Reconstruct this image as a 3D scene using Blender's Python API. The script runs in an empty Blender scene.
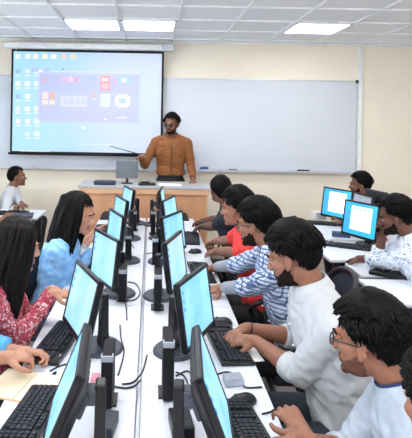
import bpy, math, random
from math import sin, cos, pi, radians, sqrt
from mathutils import Vector, Matrix, noise, Euler
random.seed(7)
S = bpy.context.scene
COL = S.collection
V = Vector

# ---------------------------------------------------------------- camera, world, exposure
CAM_H = 1.80; FPX = 500.0; VPX, VPY = 151.0, 120.0; ROLL = 1.0
cam_d = bpy.data.cameras.new('camera'); cam = bpy.data.objects.new('camera', cam_d); COL.objects.link(cam)
cam_d.sensor_fit = 'AUTO'; cam_d.sensor_width = 36; cam_d.lens = FPX / 438 * 36
cam_d.shift_x = (206 - VPX) / 438; cam_d.shift_y = -(219 - VPY) / 438
cam_d.clip_start = .02
cam.location = (0, 0, CAM_H)
cam.rotation_euler = (Matrix.Rotation(radians(90), 3, 'X') @ Matrix.Rotation(radians(ROLL), 3, 'Z')).to_euler()
S.camera = cam
w = bpy.data.worlds.new('world'); S.world = w; w.use_nodes = True
w.node_tree.nodes['Background'].inputs[0].default_value = (.8, .9, 1, 1)
w.node_tree.nodes['Background'].inputs[1].default_value = 3.8
S.view_settings.view_transform = 'Standard'
try: S.view_settings.look = 'None'
except Exception: pass
S.view_settings.gamma = 1; S.view_settings.use_curve_mapping = False
S.view_settings.exposure = 0.47
PANEL_STRENGTH = 12.0

def unroll(px, py):
    u, v = px - VPX, py - VPY; r = radians(ROLL)
    return u * cos(r) + v * sin(r), -u * sin(r) + v * cos(r)
def at(px, py, z=.74):                      # point of the place at height z
    x, y = unroll(px, py); Y = FPX * (CAM_H - z) / y
    return V((x * Y / FPX, Y, z))
def atY(px, py, Y):
    x, y = unroll(px, py)
    return V((x * Y / FPX, Y, CAM_H - y * Y / FPX))

# ---------------------------------------------------------------- materials
def lin(c):
    return tuple(((x / 255) / 12.92 if x / 255 <= .04045 else ((x / 255 + .055) / 1.055) ** 2.4) for x in c) + (1,)
MATS = {}
def mat(name, rgb, rough=.5, metal=0, var=.08, scale=25, bump=0, spec=.5, coat=0, emit=0, sss=0):
    if name in MATS: return MATS[name]
    m = bpy.data.materials.new(name); m.use_nodes = True; nt = m.node_tree; b = nt.nodes['Principled BSDF']
    b.inputs['Roughness'].default_value = rough; b.inputs['Metallic'].default_value = metal
    b.inputs['Specular IOR Level'].default_value = spec; b.inputs['Coat Weight'].default_value = coat
    tc = nt.nodes.new('ShaderNodeTexCoord'); n = nt.nodes.new('ShaderNodeTexNoise')
    n.inputs['Scale'].default_value = scale; n.inputs['Detail'].default_value = 4
    nt.links.new(tc.outputs['Object'], n.inputs['Vector'])
    cr = nt.nodes.new('ShaderNodeValToRGB'); c = lin(rgb)
    cr.color_ramp.elements[0].position = .3; cr.color_ramp.elements[1].position = .7
    cr.color_ramp.elements[0].color = tuple(x * (1 - var) for x in c[:3]) + (1,)
    cr.color_ramp.elements[1].color = tuple(min(1, x * (1 + var)) for x in c[:3]) + (1,)
    nt.links.new(n.outputs['Fac'], cr.inputs['Fac']); nt.links.new(cr.outputs['Color'], b.inputs['Base Color'])
    if bump:
        bp = nt.nodes.new('ShaderNodeBump'); bp.inputs['Strength'].default_value = bump; bp.inputs['Distance'].default_value = .01
        nt.links.new(n.outputs['Fac'], bp.inputs['Height']); nt.links.new(bp.outputs['Normal'], b.inputs['Normal'])
    if emit:
        nt.links.new(cr.outputs['Color'], b.inputs['Emission Color']); b.inputs['Emission Strength'].default_value = emit
    if sss:
        b.inputs['Subsurface Weight'].default_value = sss; b.inputs['Subsurface Radius'].default_value = (.01, .004, .002)
    MATS[name] = m; return m

def pattern_mat(name, base, spots, kind, scale=30, rough=.85):
    """printed or woven cloth: kind 'floral', 'check', 'slub', 'denim', 'leaf'"""
    m = bpy.data.materials.new(name); m.use_nodes = True; nt = m.node_tree; b = nt.nodes['Principled BSDF']
    b.inputs['Roughness'].default_value = rough; b.inputs['Specular IOR Level'].default_value = .2
    tc = nt.nodes.new('ShaderNodeTexCoord'); N = nt.nodes.new; L = nt.links.new
    def ramp(src, stops):
        r = N('ShaderNodeValToRGB'); r.color_ramp.interpolation = 'LINEAR'; e = r.color_ramp.elements
        while len(e) < len(stops): e.new(.5)
        for q, (p, c) in zip(e, stops): q.position = p; q.color = c
        L(src, r.inputs['Fac']); return r.outputs['Color']
    def mix(f, a, c_):
        x = N('ShaderNodeMix'); x.data_type = 'RGBA'; L(f, x.inputs['Factor'])
        if isinstance(a, tuple): x.inputs['A'].default_value = a
        else: L(a, x.inputs['A'])
        if isinstance(c_, tuple): x.inputs['B'].default_value = c_
        else: L(c_, x.inputs['B'])
        return x.outputs['Result']
    col = lin(base)
    if kind in ('floral', 'leaf'):
        cur = col
        for i, (c, sc, th) in enumerate(spots):
            nz = N('ShaderNodeTexNoise'); nz.inputs['Scale'].default_value = sc * .7; nz.inputs['Detail'].default_value = 2
            L(tc.outputs['Object'], nz.inputs['Vector'])
            mp = N('ShaderNodeMixRGB'); mp.inputs['Fac'].default_value = .06 if kind == 'floral' else .1
            L(tc.outputs['Object'], mp.inputs['Color1']); L(nz.outputs['Color'], mp.inputs['Color2'])
            v = N('ShaderNodeTexVoronoi'); v.inputs['Scale'].default_value = sc; L(mp.outputs['Color'], v.inputs['Vector'])
            f = ramp(v.outputs['Distance'], [(th - .04, (1, 1, 1, 1)), (th + .04, (0, 0, 0, 1))])
            cur = mix(f, cur, lin(c))
        L(cur, b.inputs['Base Color'])
    elif kind == 'check':
        sp = N('ShaderNodeSeparateXYZ'); L(tc.outputs['Object'], sp.inputs['Vector'])
        ad = N('ShaderNodeMath'); ad.operation = 'ADD'; L(sp.outputs['X'], ad.inputs[0]); L(sp.outputs['Y'], ad.inputs[1])
        cur = col
        for src, sc in ((sp.outputs['Z'], scale), (ad.outputs[0], scale)):
            mu = N('ShaderNodeMath'); mu.operation = 'MULTIPLY'; mu.inputs[1].default_value = sc; L(src, mu.inputs[0])
            fr = N('ShaderNodeMath'); fr.operation = 'FRACT'; L(mu.outputs[0], fr.inputs[0])
            f = ramp(fr.outputs[0], [(.0, (.8, .8, .8, 1)), (.32, (.8, .8, .8, 1)), (.38, (0, 0, 0, 1)), (.55, (0, 0, 0, 1)), (.6, (.5, .5, .5, 1)), (.68, (0, 0, 0, 1))])
            cur = mix(f, cur, lin(spots[0]))
        L(cur, b.inputs['Base Color'])
    else:
        nz = N('ShaderNodeTexNoise'); nz.inputs['Scale'].default_value = scale; nz.inputs['Detail'].default_value = 6
        L(tc.outputs['Object'], nz.inputs['Vector'])
        L(ramp(nz.outputs['Fac'], [(.38, lin(spots[0])), (.62, col)]), b.inputs['Base Color'])
    w_ = N('ShaderNodeTexNoise'); w_.inputs['Scale'].default_value = 18; L(tc.outputs['Object'], w_.inputs['Vector'])
    bp = N('ShaderNodeBump'); bp.inputs['Strength'].default_value = .35; bp.inputs['Distance'].default_value = .012
    L(w_.outputs['Fac'], bp.inputs['Height']); L(bp.outputs['Normal'], b.inputs['Normal'])
    MATS[name] = m; return m

M_WALL = mat('painted_wall', (246, 238, 222), .9, var=.02, scale=3)
M_CEIL = mat('ceiling_tile_board', (238, 241, 247), .95, var=.03, scale=120, bump=.05)
M_BAR = mat('white_metal_bar', (238, 240, 244), .5)
M_FLOOR = mat('floor_vinyl', (150, 140, 134), .5, var=.12, scale=8)
M_TABLE = mat('white_laminate', (222, 226, 236), .35, var=.015, scale=6)
M_EDGE = mat('grey_table_edge', (150, 152, 160), .5)
M_LEG = mat('dark_metal', (30, 33, 42), .45, .3)
M_BLACK = mat('black_plastic', (16, 18, 24), .38, spec=.5)
M_BLACK2 = mat('matt_black_plastic', (12, 13, 17), .6, spec=.3)
M_DGREY = mat('dark_grey_plastic', (62, 68, 82), .45)
M_SILVER = mat('silver_plastic', (170, 178, 192), .35, .4)
M_KEY = mat('keyboard_key', (30, 34, 44), .5)
M_BOARD = mat('whiteboard_surface', (208, 215, 226), .25, var=.01, scale=2)
M_ALU = mat('aluminium_frame', (190, 195, 203), .35, .6)
M_WOOD = mat('pale_wood_veneer', (214, 160, 122), .5, var=.07, scale=5)
M_WOOD2 = mat('pale_wood_edge', (226, 178, 138), .5, var=.05, scale=7)
M_TOPG = mat('podium_laminate', (176, 178, 182), .35, var=.03)
M_PAPER = mat('white_paper', (245, 245, 240), .8, var=.01)
M_CREAM = mat('cream_paper', (240, 225, 195), .8, var=.02)
M_HAIR = mat('black_hair', (7, 6, 7), .6, var=.3, scale=60, spec=.14)
M_HAIRB = mat('dark_brown_hair', (15, 9, 9), .55, var=.4, scale=60, spec=.15)
M_BEARD = mat('beard_hair', (30, 21, 19), .85, var=.4, scale=120, spec=.12)
M_STUB = mat('beard_stubble', (96, 64, 52), .8, var=.25, scale=140, spec=.15)
M_LIP = mat('lips', (138, 78, 68), .5, var=.05)
M_EYE = mat('eye_white', (168, 158, 150), .4, var=.01)
M_IRIS = mat('eye_iris', (25, 15, 10), .2)
M_FRAME = mat('glasses_frame', (14, 14, 18), .3)
M_PINK = mat('pink_plastic', (235, 150, 165), .5)
M_BLUEP = mat('blue_plastic', (30, 85, 160), .4)
M_CHAIRF = mat('chair_fabric', (32, 38, 52), .85, var=.2, scale=80, bump=.2)
M_WHITEP = mat('white_plastic', (232, 234, 236), .4)
M_SHOE = mat('dark_shoe', (25, 22, 22), .5)
def glass_mat():
    m = bpy.data.materials.new('clear_lens'); m.use_nodes = True; b = m.node_tree.nodes['Principled BSDF']
    b.inputs['Transmission Weight'].default_value = 1; b.inputs['Roughness'].default_value = .02; b.inputs['IOR'].default_value = 1.02
    return m
M_LENS = glass_mat()

def screen_mat(name, kind):
    m = bpy.data.materials.new(name); m.use_nodes = True; nt = m.node_tree; b = nt.nodes['Principled BSDF']; N = nt.nodes.new; L = nt.links.new
    b.inputs['Base Color'].default_value = (.01, .02, .03, 1); b.inputs['Roughness'].default_value = .3
    tc = N('ShaderNodeTexCoord'); nz = N('ShaderNodeTexNoise'); nz.inputs['Scale'].default_value = 3.5; nz.inputs['Detail'].default_value = 3
    L(tc.outputs['Object'], nz.inputs['Vector'])
    r = N('ShaderNodeValToRGB'); e = r.color_ramp.elements
    a, c = {'desktop': ((84, 172, 226), (172, 232, 250)), 'pale': ((110, 190, 232), (196, 236, 250)), 'window': ((30, 160, 225), (70, 200, 240))}[kind]
    e[0].position = .32; e[0].color = lin(a); e[1].position = .66; e[1].color = lin(c)
    L(nz.outputs['Fac'], r.inputs['Fac']); L(r.outputs['Color'], b.inputs['Emission Color'])
    b.inputs['Emission Strength'].default_value = .95
    return m
M_SCR = screen_mat('monitor_desktop_blue', 'desktop'); M_SCR2 = screen_mat('monitor_desktop_pale', 'pale'); M_SCR3 = screen_mat('monitor_desktop_cyan', 'window')
M_WIN = mat('window_on_screen_white', (236, 246, 252), .4, var=.02, emit=.95)
M_WINB = mat('window_on_screen_bluebar', (60, 130, 215), .4, var=.02, emit=.9)

# ---------------------------------------------------------------- geometry
class G:
    def __init__(s): s.v = []; s.f = []; s.mi = []; s.m = 0
    def add(s, vs, fs):
        o = len(s.v); s.v += [tuple(p) for p in vs]; s.f += [tuple(i + o for i in f) for f in fs]; s.mi += [s.m] * len(fs)
    def box(s, c, d, R=None, m=None):
        if m is not None: s.m = m
        c = V(c); vs = []
        for z in (-1, 1):
            for x, y in ((-1, -1), (1, -1), (1, 1), (-1, 1)):
                p = V((x * d[0] / 2, y * d[1] / 2, z * d[2] / 2)); vs.append(c + (R @ p if R else p))
        s.add(vs, [(0, 3, 2, 1), (4, 5, 6, 7), (0, 1, 5, 4), (1, 2, 6, 5), (2, 3, 7, 6), (3, 0, 4, 7)]); return s
    def ell(s, c, r, R=None, seg=18, rings=11):
        c = V(c); vs = [c + ((R @ V((0, 0, r[2]))) if R else V((0, 0, r[2])))]
        for i in range(1, rings):
            t = pi * i / rings
            for j in range(seg):
                a = 2 * pi * j / seg; p = V((r[0] * sin(t) * cos(a), r[1] * sin(t) * sin(a), r[2] * cos(t))); vs.append(c + (R @ p if R else p))
        vs.append(c - ((R @ V((0, 0, r[2]))) if R else V((0, 0, r[2])))); fs = []
        for j in range(seg): fs.append((0, 1 + j, 1 + (j + 1) % seg))
        for i in range(rings - 2):
            for j in range(seg):
                a = 1 + i * seg + j; b = 1 + i * seg + (j + 1) % seg; fs.append((a, a + seg, b + seg, b))
        n = len(vs) - 1; k = 1 + (rings - 2) * seg
        for j in range(seg): fs.append((n, k + (j + 1) % seg, k + j))
        s.add(vs, fs); return s
    def rings(s, R):                        # R: list of lists of points, closed with end caps
        n = len(R[0]); vs = [p for r in R for p in r]; fs = [tuple(range(n - 1, -1, -1))]
        for i in range(len(R) - 1):
            for j in range(n):
                a = i * n + j; b = i * n + (j + 1) % n; fs.append((a, b, b + n, a + n))
        k = (len(R) - 1) * n; fs.append(tuple(range(k, k + n))); s.add(vs, fs); return s
    def tube(s, pts, rad, seg=8, flat=1.0, up=None):
        pts = [V(p) for p in pts]; n = len(pts); rr = rad if isinstance(rad, (list, tuple)) else [rad] * n
        d0 = (pts[1] - pts[0]).normalized(); u = V(up) if up else (V((0, 0, 1)) if abs(d0.z) < .9 else V((1, 0, 0)))
        R = []
        for i, p in enumerate(pts):
            d = (pts[min(i + 1, n - 1)] - pts[max(i - 1, 0)]).normalized()
            a = u - d * u.dot(d)
            if a.length < 1e-4: a = d.orthogonal()
            a.normalize(); b = d.cross(a); u = a
            R.append([p + a * cos(2 * pi * k / seg) * rr[i] * flat + b * sin(2 * pi * k / seg) * rr[i] for k in range(seg)])
        return s.rings(R)
    def cap(s, p0, p1, r0, r1, seg=14):     # tapered limb with rounded ends
        p0 = V(p0); p1 = V(p1); d = p1 - p0
        if d.length < 1e-6: return s.ell(p0, (r0,) * 3)
        d.normalize(); pts = []; rr = []
        for t in (80, 60, 35, 12): pts.append(p0 - d * r0 * sin(radians(t))); rr.append(r0 * cos(radians(t)))
        pts.append(p0); rr.append(r0); pts.append((p0 + p1) / 2); rr.append((r0 + r1) / 2); pts.append(p1); rr.append(r1)
        for t in (12, 35, 60, 80): pts.append(p1 + d * r1 * sin(radians(t))); rr.append(r1 * cos(radians(t)))
        a = d.orthogonal().normalized(); b = d.cross(a)
        return s.rings([[p + (a * cos(2 * pi * k / seg) + b * sin(2 * pi * k / seg)) * r for k in range(seg)] for p, r in zip(pts, rr)])
    def mesh(s, name, mats):
        me = bpy.data.meshes.new(name); me.from_pydata([tuple(p) for p in s.v], [], s.f)
        for m in mats: me.materials.append(m)
        me.polygons.foreach_set('material_index', s.mi); me.update(); return me

def link(name, me, parent=None, smooth=True, bevel=0, loc=None, rot=None):
    o = bpy.data.objects.new(name, me); COL.objects.link(o)
    if parent: o.parent = parent
    if loc is not None: o.location = loc
    if rot is not None: o.rotation_euler = rot
    if smooth:
        me.polygons.foreach_set('use_smooth', [True] * len(me.polygons))
    if bevel:
        b = o.modifiers.new('bevel', 'BEVEL'); b.width = bevel; b.segments = 2; b.limit_method = 'ANGLE'; b.angle_limit = radians(40)
    return o
def obj(name, g, mats, parent=None, smooth=False, bevel=0, loc=None, rot=None):
    if not isinstance(mats, (list, tuple)): mats = [mats]
    return link(name, g.mesh(name, mats), parent, smooth, bevel, loc, rot)
def tag(o, label, cat, group=None, kind=None):
    if label: o['label'] = label
    if cat: o['category'] = cat
    if group: o['group'] = group
    if kind: o['kind'] = kind
    return o
def thing(name, label, cat, loc=(0, 0, 0), rz=0, group=None):
    o = bpy.data.objects.new(name, None); COL.objects.link(o); o.location = loc; o.rotation_euler = (0, 0, rz); o.empty_display_size = .1
    return tag(o, label, cat, group)
def struct(name, g, mats, **k):
    o = obj(name, g, mats, **k)
    if not o.parent: o['kind'] = 'structure'
    return o
def kids(o): return [c for c in bpy.data.objects if c.parent == o]
def dup(root, loc, rz, label=None, group=None):
    def rec(o, par):
        c = o.copy(); COL.objects.link(c)
        if par: c.parent = par
        for ch in KID.get(o.name, []): rec(ch, c)
        return c
    c = rec(root, None); c.location = loc; c.rotation_euler = (0, 0, rz)
    if label: c['label'] = label
    if group: c['group'] = group
    return c
KID = {}
def register(root):
    def rec(o):
        KID[o.name] = kids(o)
        for c in KID[o.name]: rec(c)
    rec(root)

def blob(g, voxel, iters=5, factor=.5):
    """one continuous skin grown over the overlapping volumes of g"""
    me = g.mesh('tmp', []); o = bpy.data.objects.new('tmp', me); COL.objects.link(o)
    r = o.modifiers.new('r', 'REMESH'); r.mode = 'VOXEL'; r.voxel_size = voxel; r.adaptivity = 0
    if iters:
        s_ = o.modifiers.new('s', 'SMOOTH'); s_.factor = factor; s_.iterations = iters
    dg = bpy.context.evaluated_depsgraph_get(); dg.update()
    out = bpy.data.meshes.new_from_object(o.evaluated_get(dg)); bpy.data.objects.remove(o); bpy.data.meshes.remove(me)
    out.materials.clear(); return out

# ---------------------------------------------------------------- the room
XL, XR, YB, YF, ZC = -3.3, 4.6, -2.2, 6.75, 2.86
struct('floor', G().box(((XL + XR) / 2, (YB + YF) / 2, -.05), (XR - XL + .4, YF - YB + .4, .1)), M_FLOOR)
struct('ceiling', G().box(((XL + XR) / 2, (YB + YF) / 2, ZC + .06), (XR - XL + .4, YF - YB + .4, .1)), M_CEIL)
struct('wall_back', G().box(((XL + XR) / 2, YF + .05, ZC / 2), (XR - XL + .4, .1, ZC)), M_WALL)
def wall_with_added_windows(name, axis, pos, a0, a1, wins, z0, z1):  # openings and frames are added, out of view, to let in fill daylight
    g_ = G(); cuts = sorted(wins)
    def bx(u0, u1, v0, v1):
        c = ((u0 + u1) / 2, (v0 + v1) / 2); d = (u1 - u0, v1 - v0)
        if axis == 'x': g_.box((pos, c[0], c[1]), (.1, d[0], d[1]))
        else: g_.box((c[0], pos, c[1]), (d[0], .1, d[1]))
    bx(a0, a1, 0, z0); bx(a0, a1, z1, ZC); e_ = a0
    for u0, u1 in cuts: bx(e_, u0, z0, z1); e_ = u1
    bx(e_, a1, z0, z1); struct(name, g_, M_WALL)
    for u0, u1 in cuts:
        f_ = G()
        for u in (u0 + .025, (u0 + u1) / 2, u1 - .025):
            f_.box((pos, u, (z0 + z1) / 2) if axis == 'x' else (u, pos, (z0 + z1) / 2), (.06, .05, z1 - z0) if axis == 'x' else (.05, .06, z1 - z0))
        for z in (z0 + .025, z1 - .025): f_.box((pos, (u0 + u1) / 2, z) if axis == 'x' else ((u0 + u1) / 2, pos, z), (.06, u1 - u0, .05) if axis == 'x' else (u1 - u0, .06, .05))
        WN[0] += 1; struct(f'window_{WN[0]}', f_, M_BAR)
WN = [0]
wall_with_added_windows('wall_left', 'x', XL - .05, YB, YF, [(-1.6, .4), (.9, 2.9), (3.4, 5.4)], .95, 2.4)  # added windows, unseen, brighten the room from the left
struct('wall_right', G().box((XR + .05, (YB + YF) / 2, ZC / 2), (.1, YF - YB, ZC)), M_WALL)
wall_with_added_windows('wall_front', 'y', YB - .05, XL - .1, XR + .1, [(-2.6, -.2), (.6, 3.0)], .95, 2.4)  # added windows behind the camera, for frontal daylight
struct('baseboard_back', G().box(((XL + XR) / 2, YF - .01, .05), (XR - XL, .02, .1)), mat('skirting', (150, 120, 100), .5))
# white trunking strip up the wall
cx = atY(359, 120, YF).x
struct('trim_1', G().box((cx, YF - .02, ZC / 2), (.055, .04, ZC)), M_BAR, bevel=.004)
# ceiling grid
TX0, TP = -.97, .62; TY0 = YF - .24
g = G(); k = -4
xs = [TX0 + TP * i for i in range(-4, 10) if XL < TX0 + TP * i < XR]
ys = [TY0 - TP * i for i in range(0, 15) if TY0 - TP * i > YB]
for x in xs: g.box((x, (YB + YF) / 2, ZC + .004), (.022, YF - YB, .02))
for y in ys: g.box(((XL + XR) / 2, y, ZC + .003), (XR - XL, .022, .02))
g.box(((XL + XR) / 2, YF - .015, ZC + .0), (XR - XL, .03, .03))
struct('trim_2', g, M_BAR)

# recessed light fittings
M_LAMP = bpy.data.materials.new('light_diffuser'); M_LAMP.use_nodes = True
b_ = M_LAMP.node_tree.nodes['Principled BSDF']; b_.inputs['Base Color'].default_value = (.9, .9, .9, 1)
b_.inputs['Emission Color'].default_value = (1, .985, .97, 1); b_.inputs['Emission Strength'].default_value = PANEL_STRENGTH
M_LOUV = mat('louvre_metal', (215, 220, 228), .25, .7)
def lamp(name, label, group, cx_, cy_, louver):
    t = thing(name, label, 'ceiling light', (cx_, cy_, ZC), 0, group)
    e = G(); h = .3
    for sx in (-1, 1): e.box((sx * (h - .012), 0, -.008), (.024, .6, .016)); e.box((0, sx * (h - .012), -.008), (.6, .024, .016))
    obj('frame', e, M_BAR, t)
    obj('diffuser', G().box((0, 0, .0), (.555, .555, .008)), M_LAMP, t)
    if louver:
        q = G()
        for i in range(8): q.box((-.245 + .07 * i, 0, -.012), (.006, .55, .014))
        for i in range(3): q.box((0, -.14 + .14 * i, -.012), (.55, .012, .014))
        obj('louvre', q, M_LOUV, t)
    return t
ROWY = TY0 - TP * 1.5
lx = lambda k: TX0 + TP * (k + .5)
lamp('ceiling_light', 'louvred square ceiling light with slats above the projector screen, left of the touching pair', 'louvred lights over the screen', lx(-.0), ROWY, True)
lamp('ceiling_light', 'square ceiling light with slats above the projector screen, right of the touching pair', 'louvred lights over the screen', lx(1), ROWY, True)
lamp('ceiling_light', 'plain square white ceiling light above the right part of the whiteboard', None, lx(4), ROWY, False)
for ri, yy in enumerate((ROWY - TP * 4, ROWY - TP * 8, ROWY - TP * 11)):  # further rows out of view, added to light the room
    for k in (-3, 0, 1, 4, 7):
        if XL + .4 < lx(k) < XR - .3:
            lamp('ceiling_light', f'square ceiling light over the desks, {["second", "third", "fourth"][ri]} row back, {["leftmost", "left-middle", "middle", "right-middle", "rightmost"][(-3, 0, 1, 4, 7).index(k)]}', 'ceiling lights over the desks', lx(k), yy, False)

# whiteboard
sW = FPX / YF
bx0, bx1 = XL + .9, atY(356, 120, YF).x; bz0, bz1 = atY(280, 171, YF).z, atY(280, 80.5, YF).z
t = thing('whiteboard', 'long wall-mounted whiteboard with thin metal frame behind the teacher', 'whiteboard', ((bx0 + bx1) / 2, YF, bz0))
W_, H_ = bx1 - bx0, bz1 - bz0
obj('board_surface', G().box((0, -.012, H_ / 2), (W_, .016, H_)), M_BOARD, t)
g = G()
g.box((0, -.014, H_), (W_ + .03, .028, .022)).box((-W_ / 2, -.014, H_ / 2), (.022, .028, H_)).box((W_ / 2, -.014, H_ / 2), (.022, .028, H_))
obj('frame', g, M_ALU, t)
obj('marker_tray', G().box((0, -.045, -.012), (W_ + .03, .09, .02)).box((0, -.088, -.002), (W_ + .03, .006, .03)), M_ALU, t, bevel=.002)
obj('corner_cap', G().box((W_ / 2, -.018, H_), (.045, .036, .045)), M_BLACK, t, bevel=.004)
def tray(name, px, d, m_, label, cat):
    p = atY(px, 170, YF - .05); o = obj(name, G().box((0, 0, d[2] / 2), d), m_, bevel=.006, loc=(p.x, YF - .05, bz0 - .001)); return tag(o, label, cat)
tray('board_duster', 204.5, (.10, .05, .045), M_BLUEP, 'blue board duster on the whiteboard tray beside the teacher', 'duster')
tray('board_duster', 233, (.13, .04, .022), M_DGREY, 'flat grey duster on the whiteboard tray above the dark shirted student', 'duster')
tray('board_duster', 303.5, (.16, .05, .028), M_BLACK, 'black duster at the right end of the whiteboard tray', 'duster')

# projector screen
YS = YF - .16
pTL = atY(12.5, 49, YS); pBR = atY(161.5, 155, YS)
t = thing('projector_screen', 'pull-down projector screen showing a blue computer desktop', 'projector screen', ((pTL.x + pBR.x) / 2, YS, pBR.z))
SW, SH = pBR.x - pTL.x, pTL.z - pBR.z
obj('screen_border', G().box((0, 0, SH / 2), (SW + .02, .006, SH)), M_BLACK2, t)
cz = SH + .05
hs = G(); hw = (atY(173, 44, YS).x - atY(4, 44, YS).x) / 2; hc = (atY(173, 44, YS).x + atY(4, 44, YS).x) / 2 - (pTL.x + pBR.x) / 2
hs.box((hc, .0, cz), (2 * hw, .10, .085)); obj('housing', hs, M_WHITEP, t, bevel=.02)
obj('end_cap', G().box((hc + hw - .06, -.01, cz), (.16, .12, .095)), mat('light_grey_plastic', (205, 208, 214), .5), t, bevel=.015)
obj('bottom_bar', G().tube([(-SW / 2 - .03, 0, -.012), (SW / 2 + .01, 0, -.012)], .016, 10), M_BLACK2, t, smooth=True)
obj('wall_bracket', G().box((hc - hw * .8, .1, cz), (.05, .13, .05)).box((hc + hw * .8, .1, cz), (.05, .13, .05)), M_BAR, t)
# projected picture: one flat image sheet
M_PJ = bpy.data.materials.new('projected_desktop'); M_PJ.use_nodes = True
nt = M_PJ.node_tree; b_ = nt.nodes['Principled BSDF']; b_.inputs['Roughness'].default_value = .9; b_.inputs['Base Color'].default_value = (.25, .25, .27, 1)
tc = nt.nodes.new('ShaderNodeTexCoord'); sp = nt.nodes.new('ShaderNodeSeparateXYZ'); nt.links.new(tc.outputs['Generated'], sp.inputs[0])
cr = nt.nodes.new('ShaderNodeValToRGB'); e = cr.color_ramp.elements; e[0].position = 0; e[0].color = lin((140, 214, 236)); e[1].position = 1; e[1].color = lin((190, 206, 246))
q = e.new(.35); q.color = lin((148, 204, 240)); q = e.new(.62); q.color = lin((176, 204, 246))
nz = nt.nodes.new('ShaderNodeTexNoise'); nz.inputs['Scale'].default_value = 2.2; nt.links.new(tc.outputs['Object'], nz.inputs['Vector'])
ma = nt.nodes.new('ShaderNodeMath'); ma.operation = 'MULTIPLY_ADD'; ma.inputs[1].default_value = .5; nt.links.new(nz.outputs['Fac'], ma.inputs[0]); nt.links.new(sp.outputs['X'], ma.inputs[2])
sb = nt.nodes.new('ShaderNodeMath'); sb.operation = 'SUBTRACT'; sb.inputs[1].default_value = .25; nt.links.new(ma.outputs[0], sb.inputs[0])
nt.links.new(sb.outputs[0], cr.inputs['Fac']); nt.links.new(cr.outputs['Color'], b_.inputs['Emission Color']); b_.inputs['Emission Strength'].default_value = .62
pm = [M_PJ]; pal = {}
def pmat(rgb):
    if rgb not in pal:
        pal[rgb] = len(pm); pm.append(mat('projected_' + '_'.join(map(str, rgb)), tuple(int(c * .5) for c in rgb), .9, var=.02, emit=0)); mm = pm[-1]
        bb = mm.node_tree.nodes['Principled BSDF']
        for l in list(mm.node_tree.links):
            if l.to_socket == bb.inputs['Base Color']: mm.node_tree.links.remove(l)
        bb.inputs['Base Color'].default_value = (.25, .25, .27, 1); bb.inputs['Emission Color'].default_value = lin(rgb); bb.inputs['Emission Strength'].default_value = .62
    return pal[rgb]
im = G(); iw, ih = SW - .035, SH - .05
im.m = 0; im.box((0, -.005, SH / 2 - .005), (iw, .004, ih))
def pq(x0, y0, x1, y1, rgb, lay=1):         # photograph-frame rectangle of the projected desktop, laid on the sheet
    a, c = atY(x0, y0, YS), atY(x1, y1, YS); ox = (pTL.x + pBR.x) / 2; oz = pBR.z
    im.m = pmat(rgb); im.box(((a.x + c.x) / 2 - ox, -.0072 - .0006 * lay, (a.z + c.z) / 2 - oz), (abs(c.x - a.x), .0008, abs(a.z - c.z)))
pq(38, 72, 140, 124, (176, 190, 244)); pq(40, 74, 138, 122, (160, 172, 232), 2); pq(42, 92, 137, 121, (166, 176, 230), 3)
pq(38, 71.5, 140, 72.3, (205, 218, 250), 3)
for i, x in enumerate((18, 28, 36, 45, 54, 64, 73)): pq(x - 2.6, 54, x + 2.6, 59, [(225, 238, 250), (235, 240, 244), (246, 236, 214), (250, 238, 190), (246, 240, 232), (240, 196, 160), (236, 214, 170)][i])
for r_ in range(6):
    for c_ in range(3):
        if (r_, c_) in ((2, 2), (5, 0)): continue
        pq(16 + 9.5 * c_ - (r_ % 2) * .5, 69 + 12.5 * r_, 20.5 + 9.5 * c_, 73.5 + 12.5 * r_, random.choice([(235, 245, 250), (214, 222, 246), (120, 170, 220), (240, 236, 240)]))
        pq(15.5 + 9.5 * c_, 75 + 12.5 * r_, 21 + 9.5 * c_, 76.3 + 12.5 * r_, (224, 240, 250))
pq(32, 68, 49, 72, (150, 180, 236), 4); pq(39, 69.5, 43, 72, (245, 245, 250), 5); pq(62, 68.5, 64, 70, (60, 90, 150), 4)
pq(43, 78, 46.5, 82, (220, 130, 150), 4); pq(60, 77.5, 80, 81.5, (206, 168, 216), 4); pq(69, 76, 72, 82, (240, 190, 210), 5); pq(75, 78, 78, 81.5, (225, 120, 150), 5)
pq(91, 77.5, 95.5, 80, (110, 180, 236), 4); pq(100, 75.5, 110, 91, (232, 128, 140), 4); pq(102, 78, 108, 81, (250, 225, 230), 5); pq(102, 84, 108, 89, (244, 176, 186), 5)
pq(112, 79, 117, 84, (190, 150, 214), 4); pq(119, 77, 130, 83, (120, 200, 236), 4); pq(122, 78.5, 126, 82, (240, 250, 252), 5)
for i, (x, y) in enumerate(((42.5, 92), (49.5, 92), (42.5, 100), (49.5, 100))): pq(x, y, x + 5.5, y + (7 if y < 95 else 4.5), [(246, 214, 200), (220, 150, 120), (250, 220, 170), (248, 214, 160)][i], 4)
pq(61, 96, 87, 107, (196, 206, 240), 4)
for i in range(4): pq(64 + i * 6, 98.5, 68.5 + i * 6, 104.5, (176, 190, 226), 5)
pq(92, 94, 96, 97, (220, 150, 170), 4); pq(92, 98, 97, 100, (190, 200, 240), 4)
pq(101, 94, 110, 107, (214, 240, 246), 4); pq(102.5, 97, 108.5, 104, (190, 226, 214), 5)
pq(115, 96, 130, 106, (232, 240, 252), 4); pq(117.5, 94.5, 127.5, 107.5, (232, 240, 252), 4); pq(119, 98.5, 126, 103.5, (150, 190, 230), 5)
pq(104, 118.5, 107, 120, (236, 244, 252), 4); pq(117, 117, 127, 118.4, (226, 236, 252), 4)
pq(82, 126, 85, 129, (240, 252, 252), 2); pq(15, 149.6, 160, 152.8, (170, 210, 244)); pq(82, 143.8, 112, 144.8, (226, 242, 252)); pq(20, 150.4, 50, 151.8, (214, 236, 250), 2)
obj('projected_image', im, pm, t)
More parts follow.
